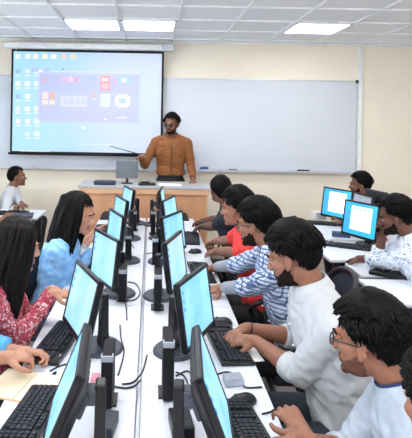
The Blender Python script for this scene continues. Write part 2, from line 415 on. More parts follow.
obj('pull_cord', G().tube([(-SW / 2 + .05, -.01, SH + .02), (-SW / 2 + .05, -.012, SH - .03)], .003, 6), M_WHITEP, t)

# ---------------------------------------------------------------- tables of the double centre row
TZ = .74
LX0, LX1, RX0, RX1 = -.535, -.036, -.022, .478
def table(name, x0, x1, y0, y1, label, cat='table', group=None, z=TZ, inset=.06):
    cx_, cy_ = (x0 + x1) / 2, (y0 + y1) / 2; w_, d_ = x1 - x0, y1 - y0
    t = thing(name, label, cat, (cx_, cy_, 0), 0, group)
    obj('tabletop', G().box((0, 0, z - .0125), (w_ - .004, d_ - .004, .025)), M_TABLE, t, bevel=.004)
    obj('edge_band', G().box((0, 0, z - .019), (w_ - .0015, d_ - .0015, .009)), M_EDGE, t)
    for sx in (-1, 1):
        for sy in (-1, 1): obj('leg', G().box((sx * (w_ / 2 - inset), sy * (d_ / 2 - .06), (z - .025) / 2), (.035, .045, z - .025)), M_LEG, t, bevel=.004)
    r = G()
    for sy in (-1, 1): r.box((0, sy * (d_ / 2 - .06), z - .05), (w_ - 2 * inset, .03, .045))
    r.box((0, 0, .2), (.03, d_ - .14, .03))
    for sy in (-1, 1): r.box((0, sy * (d_ / 2 - .06), .2), (w_ - 2 * inset, .025, .03))
    obj('crossbar', r, M_LEG, t)
    return t
seams = [.2, at(150, 386.6).y, at(150, 305.5).y, at(150, 255).y, 4.55, 5.42]
seams = [seams[1] - .62] + seams[1:]
where = ['nearest', 'second nearest', 'middle one', 'second farthest', 'farthest, by the podium']
for i in range(5):
    table('desk_table', RX0, RX1, seams[i], seams[i + 1], f'narrow white laminate table in the right half of the centre row, {where[i]}', group='right half tables of the centre row')
    table('desk_table', LX0, LX1, seams[i] - .01, seams[i + 1] - .01, f'narrow white laminate table in the left half of the centre row, {where[i]}', group='left half tables of the centre row')
tag(obj('cable_channel', G().box(((LX1 + RX0) / 2, (seams[0] + seams[-1]) / 2, TZ - .04), (.012, seams[-1] - seams[0] - .02, .03)), M_ALU), 'grey cable channel between the two halves of the centre row', 'cable channel')

# ---------------------------------------------------------------- monitors
def monitor(scr, win=False, back=False, w_=.36, h_=.29, yaw=0, tilt=12, loc=(0, 0, 0), label='', group=None, silver=False, zc=.225):
    t = thing('computer_monitor', label, 'monitor', loc, yaw, group)
    R = Matrix.Rotation(radians(-tilt), 3, 'X'); c0 = V((0, 0, zc)); P = lambda p: c0 + R @ V(p)
    e = G(); bw = .016
    for sx in (-1, 1): e.box(P((sx * (w_ / 2 - bw / 2), -.004, 0)), (bw, .02, h_), R)
    e.box(P((0, -.004, h_ / 2 - bw / 2)), (w_, .02, bw), R); e.box(P((0, -.004, -h_ / 2 + bw * .7)), (w_, .02, bw * 1.4), R)
    obj('bezel', e, M_BLACK, t, bevel=.003)
    s_ = G(); s_.box(P((0, -.008, .003)), (w_ - 2 * bw + .004, .006, h_ - 2 * bw), R)
    if win:
        s_.m = 1; s_.box(P((.012, -.0125, .01)), (w_ * .58, .002, h_ * .66), R)
        s_.m = 2; s_.box(P((-w_ * .36, -.0125, -.01)), (w_ * .1, .002, h_ * .5), R); s_.box(P((.012, -.0145, h_ * .29)), (w_ * .5, .002, h_ * .03), R)
    else:
        
        s_.m = 2
        for i in range(3): s_.box(P((-w_ * .4, -.0125, h_ * .34 - i * .035)), (.012, .002, .014), R)
    obj('screen', s_, [scr, M_WIN, M_WINB], t)
    k = G(); pr = []
    for (y, sx, sz) in ((.006, 1, 1), (.014, .985, .98), (.03, .8, .78), (.046, .55, .5)):
        pr.append([P((a * w_ / 2 * sx, y, b * h_ / 2 * sz)) for a, b in ((-1, -1), (1, -1), (1, 1), (-1, 1))])
    k.rings(pr)
    bc = obj('back_cover', k, M_SILVER if silver else M_BLACK, t, bevel=.006)
    v = G()
    for i in range(6): v.box(P((-.09 + .036 * i, .035 + .002, .085)), (.02, .01, .006), R)
    obj('vent', v, M_BLACK2, bc)
    obj('port_strip', G().box(P((0, .044, -.075)), (.13, .012, .018), R), M_SILVER, bc)
    hg = G(); hg.box(P((0, .055, -.01)), (.075, .03, .075), R); hg.box((0, .09, zc - .01), (.05, .06, .05)); obj('hinge', hg, M_DGREY, t, bevel=.006)
    obj('stand_column', G().rings([[(sx * a, .105 + sy * b, z) for sx, sy in ((-1, -1), (1, -1), (1, 1), (-1, 1))] for z, a, b in ((.01, .036, .022), (.08, .028, .018), (zc + .03, .026, .016))]), M_BLACK, t, bevel=.005)
    bs = []
    for z, s1 in ((0, 1), (.008, 1), (.016, .9)):
        bs.append([(cos(a) * .115 * s1 * (1 if abs(cos(a)) < .8 else .97), .095 + sin(a) * .10 * s1, z) for a in [2 * pi * i / 24 for i in range(24)]])
    obj('base_plate', G().rings(bs), M_DGREY, t, bevel=.002)
    return t
MON = {  # centre x, centre y, yaw, tilt
 'L': [(-.245, 1.53, -86, 22), (-.30, 2.28, -66, 13), (-.262, 3.0, -62, 6), (-.252, 3.72, -70, 6), (-.262, 4.42, -71, 8), (-.225, 5.08, -72, 8)],
 'R': [(.205, 1.53, 86, 22), (.215, 2.26, 64, 9), (.16, 2.98, 72, 8), (.18, 3.70, 63, 8), (.185, 4.45, 70, 9), (.13, 5.05, 84, 8)]}
ordn = ['nearest to the camera', 'second from the camera', 'third from the camera', 'fourth from the camera', 'fifth from the camera', 'farthest, next to the podium']
for side, lst in MON.items():
    for i, (x, y, yw, tl) in enumerate(lst):
        monitor(M_SCR2 if (side, i) in (('L', 2), ('R', 2), ('L', 1)) else M_SCR, yaw=radians(yw), tilt=tl, loc=(x, y, TZ),
                label=f'black monitor in the {"left" if side == "L" else "right"} monitor line, {ordn[i]}', group='monitors on the centre row')
# slim upright mini computers behind the monitors
def minipc(px, py, hpx, label, w_=.042, dpt=.15):
    p = at(px, py); h = hpx * p.y / FPX; p.y += dpt / 2
    t = thing('mini_computer', label, 'computer', (p.x, p.y, TZ), 0, 'upright mini computers behind the monitors')
    obj('case', G().box((0, 0, h / 2 + .004), (w_, dpt, h - .008)), M_BLACK2, t, bevel=.006)
    obj('silver_trim', G().box((0, -dpt / 2 + .012, h - .012), (w_ + .003, .028, .022)), M_SILVER, t, bevel=.002)
    obj('foot', G().box((0, 0, .004), (w_ + .03, dpt * .6, .008)), M_BLACK, t, bevel=.002)
for args in ((106, 412, 56, 'slim black upright mini computer behind the nearest left monitor'), (168, 404, 62, 'slim black upright mini computer behind the nearest right monitor'),
             (157.5, 313, 38, 'slim black upright mini computer behind the second right monitor'), (155, 266, 27, 'slim black upright mini computer behind the third right monitor'),
             (153, 236, 24, 'slim black upright mini computer behind the fourth right monitor'), (122, 304, 34, 'slim black upright mini computer behind the second left monitor'),
             (128, 262, 26, 'slim black upright mini computer behind the third left monitor'), (134, 232, 20, 'slim black upright mini computer behind the fourth left monitor')):
    minipc(*args)
# small hubs and adapters between the rows
def gadget(name, px, py, d, m_, label, cat, rz=0):
    p = at(px, py); o = obj(name, G().box((0, 0, d[2] / 2), d), m_, bevel=.005, loc=(p.x, p.y, TZ), rot=(0, 0, rz)); return tag(o, label, cat)
gadget('power_adapter', 181, 430, (.075, .12, .045), M_BLACK, 'black ridged power brick under the nearest right monitor', 'adapter', .1)
gadget('power_adapter', 107, 430, (.06, .11, .04), M_DGREY, 'dark grey power brick behind the nearest left monitor', 'adapter', -.15)
gadget('pink_box', 95, 383, (.035, .055, .03), M_PINK, 'small pink box beside the nearest left mini computer', 'box')
gadget('silver_box', 233, 384, (.075, .055, .035), M_SILVER, 'small silver box on the table behind the nearest right mouse', 'box', .15)
gadget('pink_tag', 158, 258, (.02, .02, .012), M_PINK, 'tiny pink tag between the right monitors', 'tag')

# ---------------------------------------------------------------- keyboards and mice
def keyboard_proto():
    t = thing('keyboard', '', 'keyboard'); g2 = G()
    L_, D_ = .44, .15
    obj('case', G().rings([[(sx * L_ / 2 * s_, sy * D_ / 2 * s_, z + (.010 * (sy + 1) / 2 if z > 0 else 0)) for sx, sy in ((-1, -1), (1, -1), (1, 1), (-1, 1))] for z, s_ in ((0, .98), (.010, 1), (.014, .985))]), M_BLACK, t, bevel=.002)
    g = G(); R = Matrix.Rotation(math.atan(.010 / D_), 3, 'X')
    for r_ in range(6):
        y = -.052 + r_ * .0205 + (.004 if r_ == 5 else 0); x = -.205
        n = 0
        while x < .205:
            wk = .0165
            if r_ == 0 and n == 3: wk = .098
            if r_ in (1, 2, 3) and n in (0, 13): wk = .026
            if x + wk / 2 > .205: break
            if not (.075 < x < .082) and not (.128 < x < .134) and not (r_ == 5 and n % 5 == 4) and not (r_ in (2, 5) and x > .13 and r_ == 5) :
                (g2 if x > .135 else g).box((x + wk / 2, y, .0185 + (y + D_ / 2) * .010 / D_), (wk - .0025, .0165, .007), R)
            x += wk + .0025; n += 1
            if abs(x - .078) < .012: x = .086
            elif abs(x - .134) < .012: x = .142
    obj('keys', g, M_KEY, t); obj('number_pad', g2, M_KEY, t)
    obj('status_light', G().box((.17, .066, .0262), (.02, .006, .001)), M_SILVER, t)
    register(t); return t
KB = keyboard_proto(); kb_used = [0]
def put_kb(p, rz, label, group='keyboards on the centre row'):
    if not kb_used[0]:
        kb_used[0] = 1; KB.location = p; KB.rotation_euler = (0, 0, rz); tag(KB, label, None, group); return KB
    return dup(KB, p, rz, label, group)
def mouse_proto():
    t = thing('computer_mouse', '', 'mouse')
    me = blob(G().ell((0, 0, .008), (.055, .031, .026)).ell((-.012, 0, .012), (.04, .03, .024)), .003, 4)
    for v in me.vertices:
        if v.co.z < 0: v.co.z = 0
    me.materials.append(M_BLACK); link('body', me, t)
    obj('scroll_wheel', G().tube([(.028, -.004, .029), (.028, .004, .029)], .008, 10), M_DGREY, t, smooth=True)
    cb = G().tube([(.052, 0, .008), (.09, .01, .004), (.14, -.015, .004), (.19, .0, .004), (.23, .03, .004)], .0022, 6); obj('cable', cb, M_BLACK, t, smooth=True)
    register(t); return t
MS = mouse_proto(); ms_used = [0]
def put_mouse(p, rz, label, group='computer mice on the tables'):
    if not ms_used[0]:
        ms_used[0] = 1; MS.location = p; MS.rotation_euler = (0, 0, rz); tag(MS, label, None, group); return MS
    return dup(MS, p, rz, label, group)
# right half: keyboards lie along the row, front edge toward the students (+x)
for px, py, rz, lb in ((248, 437, 8, 'black keyboard right of the nearest right monitor, at the bottom edge'), (226, 342, 6, 'black keyboard in front of the white shirted man with clasped hands'),
                       (201, 272, 2, 'black keyboard under the hand of the man in checked shirt'), (191, 238, -4, 'black keyboard before the coral shirted student'), (181, 216, 0, 'black keyboard beside the fifth right monitor, near the podium')):
    p = at(px, py, TZ + .01); p.z = TZ; put_kb(p, radians(90 + rz), lb)
for px, py, rz, lb in ((29, 420, -8, 'black keyboard at the bottom left beside the nearest left monitor'), (58, 341, -8, 'black keyboard before the woman in floral top'),
                       (90, 270, 0, 'black keyboard before the woman in light blue shirt'), (99.5, 230, 0, 'black keyboard at the hands of the half hidden student'), (107, 215, 0, 'black keyboard near the podium in the left half of the centre row')):
    p = at(px, py, TZ + .01); p.z = TZ; p.x = max(p.x, LX0 + .085); put_kb(p, radians(-90 + rz), lb)
for px, py, rz, lb in ((243, 403, 190, 'black mouse behind the keyboard at the bottom edge'), (222, 324, 170, 'black mouse at the far end of the clasped hands keyboard'), (195, 253, 185, 'black mouse beyond the keyboard of the checked shirt man')):
    p = at(px, py); put_mouse(p, radians(rz), lb)

# ---------------------------------------------------------------- cables
def cable(pts, label, r=.0035, z=TZ + .004, m_=M_BLACK):
    P = []
    for q in pts:
        p = at(q[0], q[1], z if len(q) < 3 else q[2]); P.append(p)
    out = []
    for i in range(len(P) - 1):
        a, b, c, d = P[max(i - 1, 0)], P[i], P[i + 1], P[min(i + 2, len(P) - 1)]
        for k in range(6):
            t_ = k / 6; out.append(.5 * ((2 * b) + (c - a) * t_ + (2 * a - 5 * b + 4 * c - d) * t_ ** 2 + (3 * b - a - 3 * c + d) * t_ ** 3))
    out.append(P[-1]); return tag(obj('cable', G().tube(out, r, 7), m_, smooth=True), label, 'cable', 'loose cables on the centre row')
cable([(122, 384), (131, 383), (137, 379), (143, 370), (147, 355)], 'black cable curving across the white table near the nearest left mini computer')
cable([(112, 386), (125, 388), (134, 386), (141, 380)], 'thin black cable lying beside the nearest left mini computer')
cable([(127, 320), (126, 305), (124, 290), (123, 272), (124, 255)], 'long black cable running along the left half behind the second monitor')
cable([(128, 282), (136, 284), (140, 293), (134, 300), (124, 300)], 'looped black cable behind the second left monitor')
cable([(118, 375), (122, 362), (124, 350), (121, 338), (120, 325)], 'black cable hanging around the grey monitor foot of the left half')
cable([(176, 372), (184, 376), (188, 386), (182, 392), (186, 400)], 'black cable coil behind the nearest right monitor')
cable([(176, 376), (188, 371), (193, 381), (186, 391)], 'thin black cable ring behind the nearest right monitor')
cable([(218, 374), (228, 372), (240, 377), (245, 387), (262, 387)], 'black cable bending around the small silver box')
cable([(262, 414), (270, 412), (277, 409), (281, 415)], 'black cable from the nearest right mouse to the table edge')
cable([(50, 371), (60, 366), (70, 364), (74, 370)], 'black cable beside the open notebook')
cable([(50, 376), (56, 372), (53, 380), (66, 386)], 'black cable under the nearest left monitor')
cable([(134, 248), (130, 240), (133, 230), (131, 220)], 'black cable behind the fourth left monitor')
cable([(146, 254), (152, 253), (160, 257), (166, 256)], 'black cable crossing between the right monitors')

# notebook, papers
p = at(26, 387)
t = thing('open_notebook', 'open cream notebook beside the clasped hands at the lower left', 'notebook', (p.x, p.y, TZ), radians(-14))
for sx in (-1, 1):
    obj('page_block', G().rings([[(sx * a, b, z) for a, b in ((.002, -.1), (.135, -.1), (.135, .1), (.002, .1))] for z in (.002, .010)]), M_CREAM, t, bevel=.002)
obj('cover', G().box((0, 0, .001), (.28, .21, .002)), M_WOOD, t)
p = at(252, 352); tag(obj('paper_sheet', G().box((0, 0, .0015), (.09, .19, .003)), M_PAPER, loc=(p.x - .02, p.y, TZ), rot=(0, 0, radians(8))), 'white paper under the clasped hands of the white shirted man', 'paper')
p = at(66, 312); tag(obj('paper_sheet', G().box((0, 0, .0015), (.15, .2, .003)), M_PAPER, loc=(p.x, p.y, TZ), rot=(0, 0, radians(-6))), 'white paper before the woman in floral top', 'paper')

# ---------------------------------------------------------------- teacher's podium
YP = 5.62; pl, prr = atY(81, 190, YP), atY(208, 190, YP); zt = atY(145, 186.5, YP).z
pw = prr.x - pl.x; pdp = .5
t = thing('teacher_podium', 'wooden teacher desk with pale top in front of the whiteboard', 'desk', ((pl.x + prr.x) / 2, YP + pdp / 2, 0))
obj('desktop', G().box((0, -.01, zt - .012), (pw + .06, pdp + .05, .024)), M_TOPG, t, bevel=.003)
obj('front_rail', G().box((0, -pdp / 2 - .005, zt - .055), (pw + .04, .03, .062)), M_WOOD2, t, bevel=.003)
obj('front_panel', G().box((0, -pdp / 2 + .03, (zt - .085) / 2), (pw - .02, .02, zt - .085)), M_WOOD, t)
for sx in (-1, 1): obj('side_panel', G().box((sx * (pw / 2 - .012), 0, (zt - .025) / 2), (.024, pdp, zt - .025)), M_WOOD2, t, bevel=.002)
PZ = zt
def onpod(px, Y): return V((atY(px, 184, Y).x, Y, PZ))
q = onpod(127, 5.86)
t = thing('laptop_screen', 'small grey backed monitor standing on the podium seen from behind', 'monitor', q, radians(4))
R = Matrix.Rotation(radians(8), 3, 'X')
obj('back_panel', G().box((0, 0, .165), (.26, .018, .215), R), mat('grey_panel', (118, 124, 132), .5), t, bevel=.006)
obj('bezel', G().box((0, .012, .165), (.262, .008, .217), R), M_BLACK, t, bevel=.004)
obj('stand_column', G().box((0, .03, .04), (.03, .02, .08)), M_BLACK, t, bevel=.003)
obj('base_plate', G().box((0, .0, .005), (.13, .1, .01)), M_BLACK, t, bevel=.004)
q = onpod(105, 5.74); tag(obj('projector_case', G().box((0, 0, .022), (.25, .14, .044)), mat('navy_case', (32, 44, 72), .45), bevel=.012, loc=q), 'flat navy blue case lying on the podium left of the grey monitor', 'case')
q = onpod(147, 5.75); t = thing('desk_phone', 'black low device lying on the podium by the teacher', 'device', q)
obj('body', G().box((0, 0, .012), (.2, .12, .024)), M_BLACK, t, bevel=.006); obj('lid', G().box((-.02, 0, .03), (.1, .1, .014)), M_BLACK2, t, bevel=.005)
q = onpod(170, 5.8); tag(obj('paper_sheet', G().box((0, 0, .003), (.26, .16, .006)), M_PAPER, loc=q), 'white paper lying on the podium before the teacher', 'paper')

# ---------------------------------------------------------------- people
SKIN = {}
def skin(k):
    if k not in SKIN: SKIN[k] = mat('skin_' + k, {'warm': (146, 98, 76), 'deep': (104, 68, 52), 'mid': (128, 84, 64), 'light': (184, 134, 110)}[k], .55, var=.06, scale=14, sss=.05)
    return SKIN[k]
def ik(s_, w_, a, b, hint):
    d = w_ - s_; L = d.length
    if L > (a + b) * .995: w_ = s_ + d.normalized() * (a + b) * .995; d = w_ - s_; L = d.length
    x = (a * a - b * b + L * L) / (2 * L); h = sqrt(max(a * a - x * x, 0)); u = d.normalized(); n = hint - u * hint.dot(u); n.normalize()
    return s_ + u * x + n * h, w_
def hand(g, w_, d, n, side, curl=.5, spread=.12, k=1.0):
    """w_: wrist, d: direction to the fingers, n: normal out of the back of the hand, side: +1 thumb toward d x n"""
    d = d.normalized(); n = (n - d * n.dot(d)).normalized(); s_ = d.cross(n) * side
    g.cap(w_, w_ + d * .03 * k, .026 * k, .026 * k)
    for j, off in enumerate((.027, .009, -.009, -.026)): g.cap(w_ + d * .02 * k + s_ * off * .5 * k, w_ + d * .085 * k + s_ * off * k, .015 * k, .0125 * k, 10)
    for j, (off, L_) in enumerate(((.030, .072), (.0102, .08), (-.0102, .075), (-.0295, .058))):
        c = curl * (1 + .12 * j); b0 = w_ + d * (.09 - (.006 if j in (0, 3) else 0)) * k + s_ * off * k
        dd = (d + s_ * spread * (1.3 - j)).normalized(); p = b0; ang = c * .45
        for seg_, fr in enumerate((.45, .3, .25)):
            v_ = dd * cos(ang) - n * sin(ang); q_ = p + v_ * L_ * fr * k; g.cap(p, q_, (.0096 - .0011 * seg_) * k, (.0088 - .0011 * seg_) * k, 10); p = q_; ang += c * .75
    tb = w_ + d * .025 * k + s_ * .026 * k - n * .006 * k; p1 = tb + (d * .6 + s_ * .75 - n * .25).normalized() * .038 * k; p2 = p1 + (d * .85 + s_ * .3 - n * .3).normalized() * .03 * k; p3 = p2 + (d * 1 - s_ * .05 - n * .35).normalized() * .024 * k
    g.cap(tb, p1, .015 * k, .0125 * k, 10); g.cap(p1, p2, .0118 * k, .0105 * k, 10); g.cap(p2, p3, .0105 * k, .008 * k, 10)

def locks(g, H, hs, style, rnd, n=260):
    """hair built as many tapering locks that grow out of the scalp"""
    c = V((-.012, 0, .03)); rad = V((.100, .081, .092))
    long_ = style == 'long'
    for i in range(n):
        u = rnd.uniform(-1, 1); a = rnd.uniform(-pi, pi); z = u; x = sqrt(1 - z * z) * cos(a); y = sqrt(1 - z * z) * sin(a); aa = abs(a)
        lim = .62 if aa < .7 else (.62 - (aa - .7) * .75 if aa < 1.5 else (.02 - (aa - 1.5) * 1.0))
        if aa >= 1.5: lim = max(lim, -.88)
        if z < lim: continue
        p = c + V((x * rad.x, y * rad.y, z * rad.z)); nrm = V((x, y, z)).normalized()
        if long_:
            if z < -.2: continue
        J = V((rnd.uniform(-1, 1), rnd.uniform(-1, 1), rnd.uniform(-1, 1)))
        if style == 'curly':
            dd = (nrm + J * .9).normalized(); L_ = .020; r0 = .009
        else:
            flow = V((-.35, 0, -1)) if aa > .9 and z < .55 else (V((.9, .5 * (1 if y > -.2 else -1), .25)) if x > -.3 else V((-.5, y * .8, -.6)))
            swirl = V((0, noise.noise(p * 30) * .8, noise.noise(p * 22 + V((5, 0, 0))) * .5))
            tang = flow + swirl; tang = tang - nrm * tang.dot(nrm)
            up_ = .27 if (style == 'volume' and z > .3) else .10
            dd = (tang.normalized() + nrm * up_ + J * .10).normalized()
            L_ = rnd.uniform(.026, .038) * (1.15 if style == 'volume' and z > .2 else .85); r0 = .0052
        p0 = p * 1.0 + nrm * (.004 + (.010 if style == 'volume' and z > .2 else 0)); p1 = p0 + dd * L_ * .5 + nrm * .003; p2 = p0 + dd * L_ - nrm * .006
        g.tube([H(p0), H(p1), H(p2)], [r0 * hs, r0 * .85 * hs, .0015 * hs], 5, .6)
def head_and_neck(g, H, hs, neck_base, fem=False):
    R3 = H.R
    def E(c, r): g.ell(H(c), tuple(a * hs for a in r), R3, 20, 14)
    def C(a, b, r0, r1): g.cap(H(a), H(b), r0 * hs, r1 * hs, 10)
    E((-.012, 0, .035), (.097, .076, .086)); E((.028, 0, -.03), (.062, .060, .082)); E((.034, 0, -.075), (.05, .046 if fem else .052, .036))
    E((.074, 0, -.098), (.018, .022, .016)); C((.086, -.03, .016), (.086, .03, .016), .0105, .0105)
    C((.088, 0, .004), (.109, 0, -.031), .008, .0115); C((.100, -.013, -.035), (.100, .013, -.035), .0078, .0078)
    for s_ in (-1, 1):
        E((.058, s_ * .04, -.022), (.024, .02, .02))
        g.ell(H((-.004, s_ * .079, -.008)), (.018 * hs, .008 * hs, .031 * hs), R3 @ Matrix.Rotation(radians(-12), 3, 'Y'), 12, 10)
        E((.004, s_ * .077, -.032), (.010, .007, .010))
    C((.087, -.016, -.059), (.087, .016, -.059), .0068, .0068); C((.086, -.013, -.069), (.086, .013, -.069), .0075, .0075)
    g.cap(H((-.022, 0, -.05)), neck_base, (.050 if not fem else .043) * hs, (.056 if not fem else .048) * hs); g.cap(H((-.03, 0, -.02)), neck_base, .05 * hs, .05 * hs)

def person(label, pos, face, hips=.53, lean=.15, side_lean=0, head_yaw=0, head_pitch=0, head_roll=0, lw=None, rw=None, hs=1.0, k=1.0, sk='warm', shirt=None, sleeve='long', sleeve_skin_l=None,
           pants=None, hair='short', hair_m=None, beard=0, glasses=None, stand=False, collar=False, vox=.005, chair=True, fem=False, curl=.45, hint_l=None, hint_r=None, hand_dir_l=None, hand_dir_r=None, fist=0,
           shirt_mats=None, neck_tag=None, rise=0.0, head_off=(0, 0, 0), wrist_item=None, seed=1, bulk=1.0, nhair=260, inner=None, under=None, roll=.12, hem=None, placket=None, group=None):
    rnd = random.Random(seed)
    face = radians(face); root = thing('person', label, 'person', (pos[0], pos[1], 0), face, group)
    inv = Matrix.Translation((pos[0], pos[1], 0)) @ Matrix.Rotation(face, 4, 'Z'); inv = inv.inverted()
    W = lambda p: inv @ V(p)
    Hp = V((0, 0, hips))
    up = V((sin(lean), sin(side_lean), cos(lean))).normalized(); fw = V((cos(lean), 0, -sin(lean))); lt = V((0, 1, 0)); lt = (lt - up * lt.dot(up)).normalized()
    Lt = .50 * k + rise; Ch = Hp + up * Lt; B = bulk * (.88 if fem else 1)
    sh = [Ch + lt * .185 * s_ * B * k - up * .055 for s_ in (1, -1)]
    nb = Ch + up * .03 * k - fw * .005
    # head frame
    Rh = Matrix.Rotation(head_yaw, 3, 'Z') @ Matrix.Rotation(head_pitch, 3, 'Y') @ Matrix.Rotation(head_roll, 3, 'X')
    hc = Ch + up * .148 * k + fw * .03 + V((.02 * sin(lean) * 3, 0, .02)) + V(head_off)
    def H(p): return hc + Rh @ (V(p) * hs)
    H.R = Rh
    g = G(); head_and_neck(g, H, hs, nb, fem)
    # torso core, kept slim inside the clothes
    def ell_ring(c, a, b, n_=20): return [c + lt * a * cos(2 * pi * i / n_) + fw * b * sin(2 * pi * i / n_) for i in range(n_)]
    def torso(gg, e, t0=None):
        prof = ((-.11, .135, .085), (-.05, .165, .12), (.05, .165, .125), (.18, .150 if not fem else .128, .112), (.34, .175 if not fem else .15, .122), (.44, .172, .105), (.50, .125, .075), (.545, .062, .055))
        if t0 is not None: prof = ((t0, .162, .128), (t0 + .03, .160, .126)) + tuple(q_ for q_ in prof if q_[0] > t0 + .05)
        gg.rings([ell_ring(Hp + up * (t_ * Lt / .5), (a + e) * B * k, (b + e) * k * (1 if t_ > .3 else B)) for t_, a, b in prof])
        for s_ in sh: gg.cap(Ch + (s_ - Ch) * .3 + up * .012, s_, (.052 + e) * k, (.050 + e) * k); gg.cap(Ch + up * .035 * k, Ch + (s_ - Ch) * .62 + up * .004, (.034 + e) * k, (.030 + e) * k)
    torso(g, -.02)
    el = []; wr = []; hd = []
    for i, (tgt, hint, s_) in enumerate(((lw, hint_l, 1), (rw, hint_r, -1))):
        hint = V(hint) if hint else V((-.25, .45 * s_, -1))
        tg = W(tgt) if tgt is not None else sh[i] + V((.12, .05 * s_, -.45))
        e_, w2 = ik(sh[i], tg, .29 * k, .255 * k, hint); el.append(e_); wr.append(w2); hd.append((w2 - e_).normalized())
        g.cap(sh[i], e_, .044 * k, .038 * k); g.cap(e_, e_ + (w2 - e_) * .35, .039 * k, .041 * k); g.cap(e_ + (w2 - e_) * .35, w2, .040 * k, .0255 * k)
        d = (hand_dir_l if i == 0 else hand_dir_r)
        d = (inv.to_3x3() @ V(d)) if d is not None else (hd[-1] * .8 + V((0, -s_ * .15, -.12)))
        nn = V((0, 0, 1)) + V((0, s_ * .35, 0))
        hand(g, w2, d, nn, -s_ if True else s_, curl + fist, k=1.0 * k * (0.9 if fem else 1.0))
    # legs
    kn = []; an = []
    for s_ in (1, -1):
        hj = Hp + V((0, .095 * s_, -.02))
        if stand: kk = V((.02, .10 * s_, .50 * k)); aa_ = V((-.01, .11 * s_, .08))
        else: kk = hj + V((.40, .04 * s_, .0)); aa_ = V((kk.x - .05 , kk.y, .08))
        kn.append(kk); an.append(aa_)
        g.cap(hj, kk, .062 * k, .045 * k); g.cap(kk, aa_, .045 * k, .033 * k); g.cap(aa_, aa_ + V((.14, 0, -.04)), .034, .026)
    me = blob(g, vox, 4, .45)
    me.materials.append(skin(sk)); me.materials.append(M_LIP)
    hinv = Rh.inverted(); bv = []; 
    bq = []
    for p in me.polygons:
        q_ = (hinv @ (p.center - hc)) / hs
        if q_.x > .086 and abs(q_.y) < .022 and -.077 < q_.z < -.053: p.material_index = 1
        if beard:
            dfr = math.atan2(abs(q_.y), q_.x + .02); wv = .006 * noise.noise(q_ * 70)
            top_ = -.066 + .062 * max(0, dfr - .45) + wv
            on = -.110 + wv < q_.z < top_ and q_.x > .004 + wv and abs(q_.y) < .07
            if -.0555 < q_.z < -.044 and abs(q_.y) < .026 + wv and q_.x > .08: on = True
            if abs(q_.y) < .020 and -.074 < q_.z < -.055 and q_.x > .08: on = False
            if on: bq.append(p.index)
    body = link('body', me, root)
    if beard and bq:
        vm = {}; vs = []; fs = []
        for pi_ in bq:
            f_ = []
            for vi in me.polygons[pi_].vertices:
                if vi not in vm:
                    vm[vi] = len(vs); vv = me.vertices[vi]; vs.append(vv.co + vv.normal * (beard * (1 + .5 * noise.noise(vv.co * 90))))
                f_.append(vm[vi])
            fs.append(tuple(f_))
        bm_ = bpy.data.meshes.new('beard'); bm_.from_pydata([tuple(v_) for v_ in vs], [], fs); bm_.materials.append(M_BEARD if beard > .0015 else M_STUB); bm_.update()
        bo = link('beard', bm_, root); so = bo.modifiers.new('s', 'SOLIDIFY'); so.thickness = .002
    # eyes and brows
    for s_ in (-1, 1):
        e = obj('eye', G().ell(H((.0770, s_ * .031, -.003)), (.0125 * hs,) * 3, Rh, 14, 10), M_EYE, root, smooth=True)
        obj('iris', G().ell(H((.0872, s_ * .031, -.003)), (.0035 * hs, .0058 * hs, .0058 * hs), Rh, 12, 8), M_IRIS, e, smooth=True)
        obj('eyelid', G().ell(H((.0775, s_ * .031, .003)), (.0138 * hs, .0155 * hs, .0095 * hs), Rh, 12, 8), skin(sk), e, smooth=True)
        obj('eyebrow', G().tube([H((.094, s_ * .014, .018)), H((.0945, s_ * .03, .023)), H((.080, s_ * .048, .017))], [.004 * hs, .005 * hs, .0025 * hs], 6), M_HAIR, root, smooth=True)
    # hair
    hm = hair_m or M_HAIR; hg = G()
    rs = (1.10, 1.08, 1.13)
    core = []; c_ = V((-.014, 0, .037)); big = {'short': 1.0, 'volume': 1.06, 'curly': 1.05, 'long': 1.02}[hair]
    Rg = 26; Sg = 34; vs = []; ok = []
    for i in range(Rg + 1):
        th = pi * i / Rg
        for j in range(Sg):
            a = 2 * pi * j / Sg - pi; x, y, z = sin(th) * cos(a), sin(th) * sin(a), cos(th)
            bump_ = 1 + .05 * noise.noise(V((x, y, z)) * 5 + V((seed, 0, 0))) + .03 * noise.noise(V((x * 2, y * 9, z * 2)) * 2)
            vs.append(c_ + V((x * .103, y * .083, z * .094 + ((.018 if hair == 'volume' else .008) * max(0, min(1, z * 2))))) * big * bump_)
            aa = abs(a); lim = .55 if aa < .75 else (.55 - (aa - .75) * .85 if aa < 1.45 else (-.1 - (aa - 1.45) * 1.6)); ok.append(z >= max(lim, -.80))
    fs = []
    for i in range(Rg):
        for j in range(Sg):
            q4 = (i * Sg + j, (i + 1) * Sg + j, (i + 1) * Sg + (j + 1) % Sg, i * Sg + (j + 1) % Sg)
            if all(ok[q_] for q_ in q4): fs.append(q4)
    hg.add([H(v_) for v_ in vs], fs)
    locks(hg, H, hs, hair, rnd, nhair * 9)
    ho = obj('hair', hg, hm, root, smooth=True)
    so = ho.modifiers.new('s', 'SOLIDIFY'); so.thickness = .004; so.offset = -1
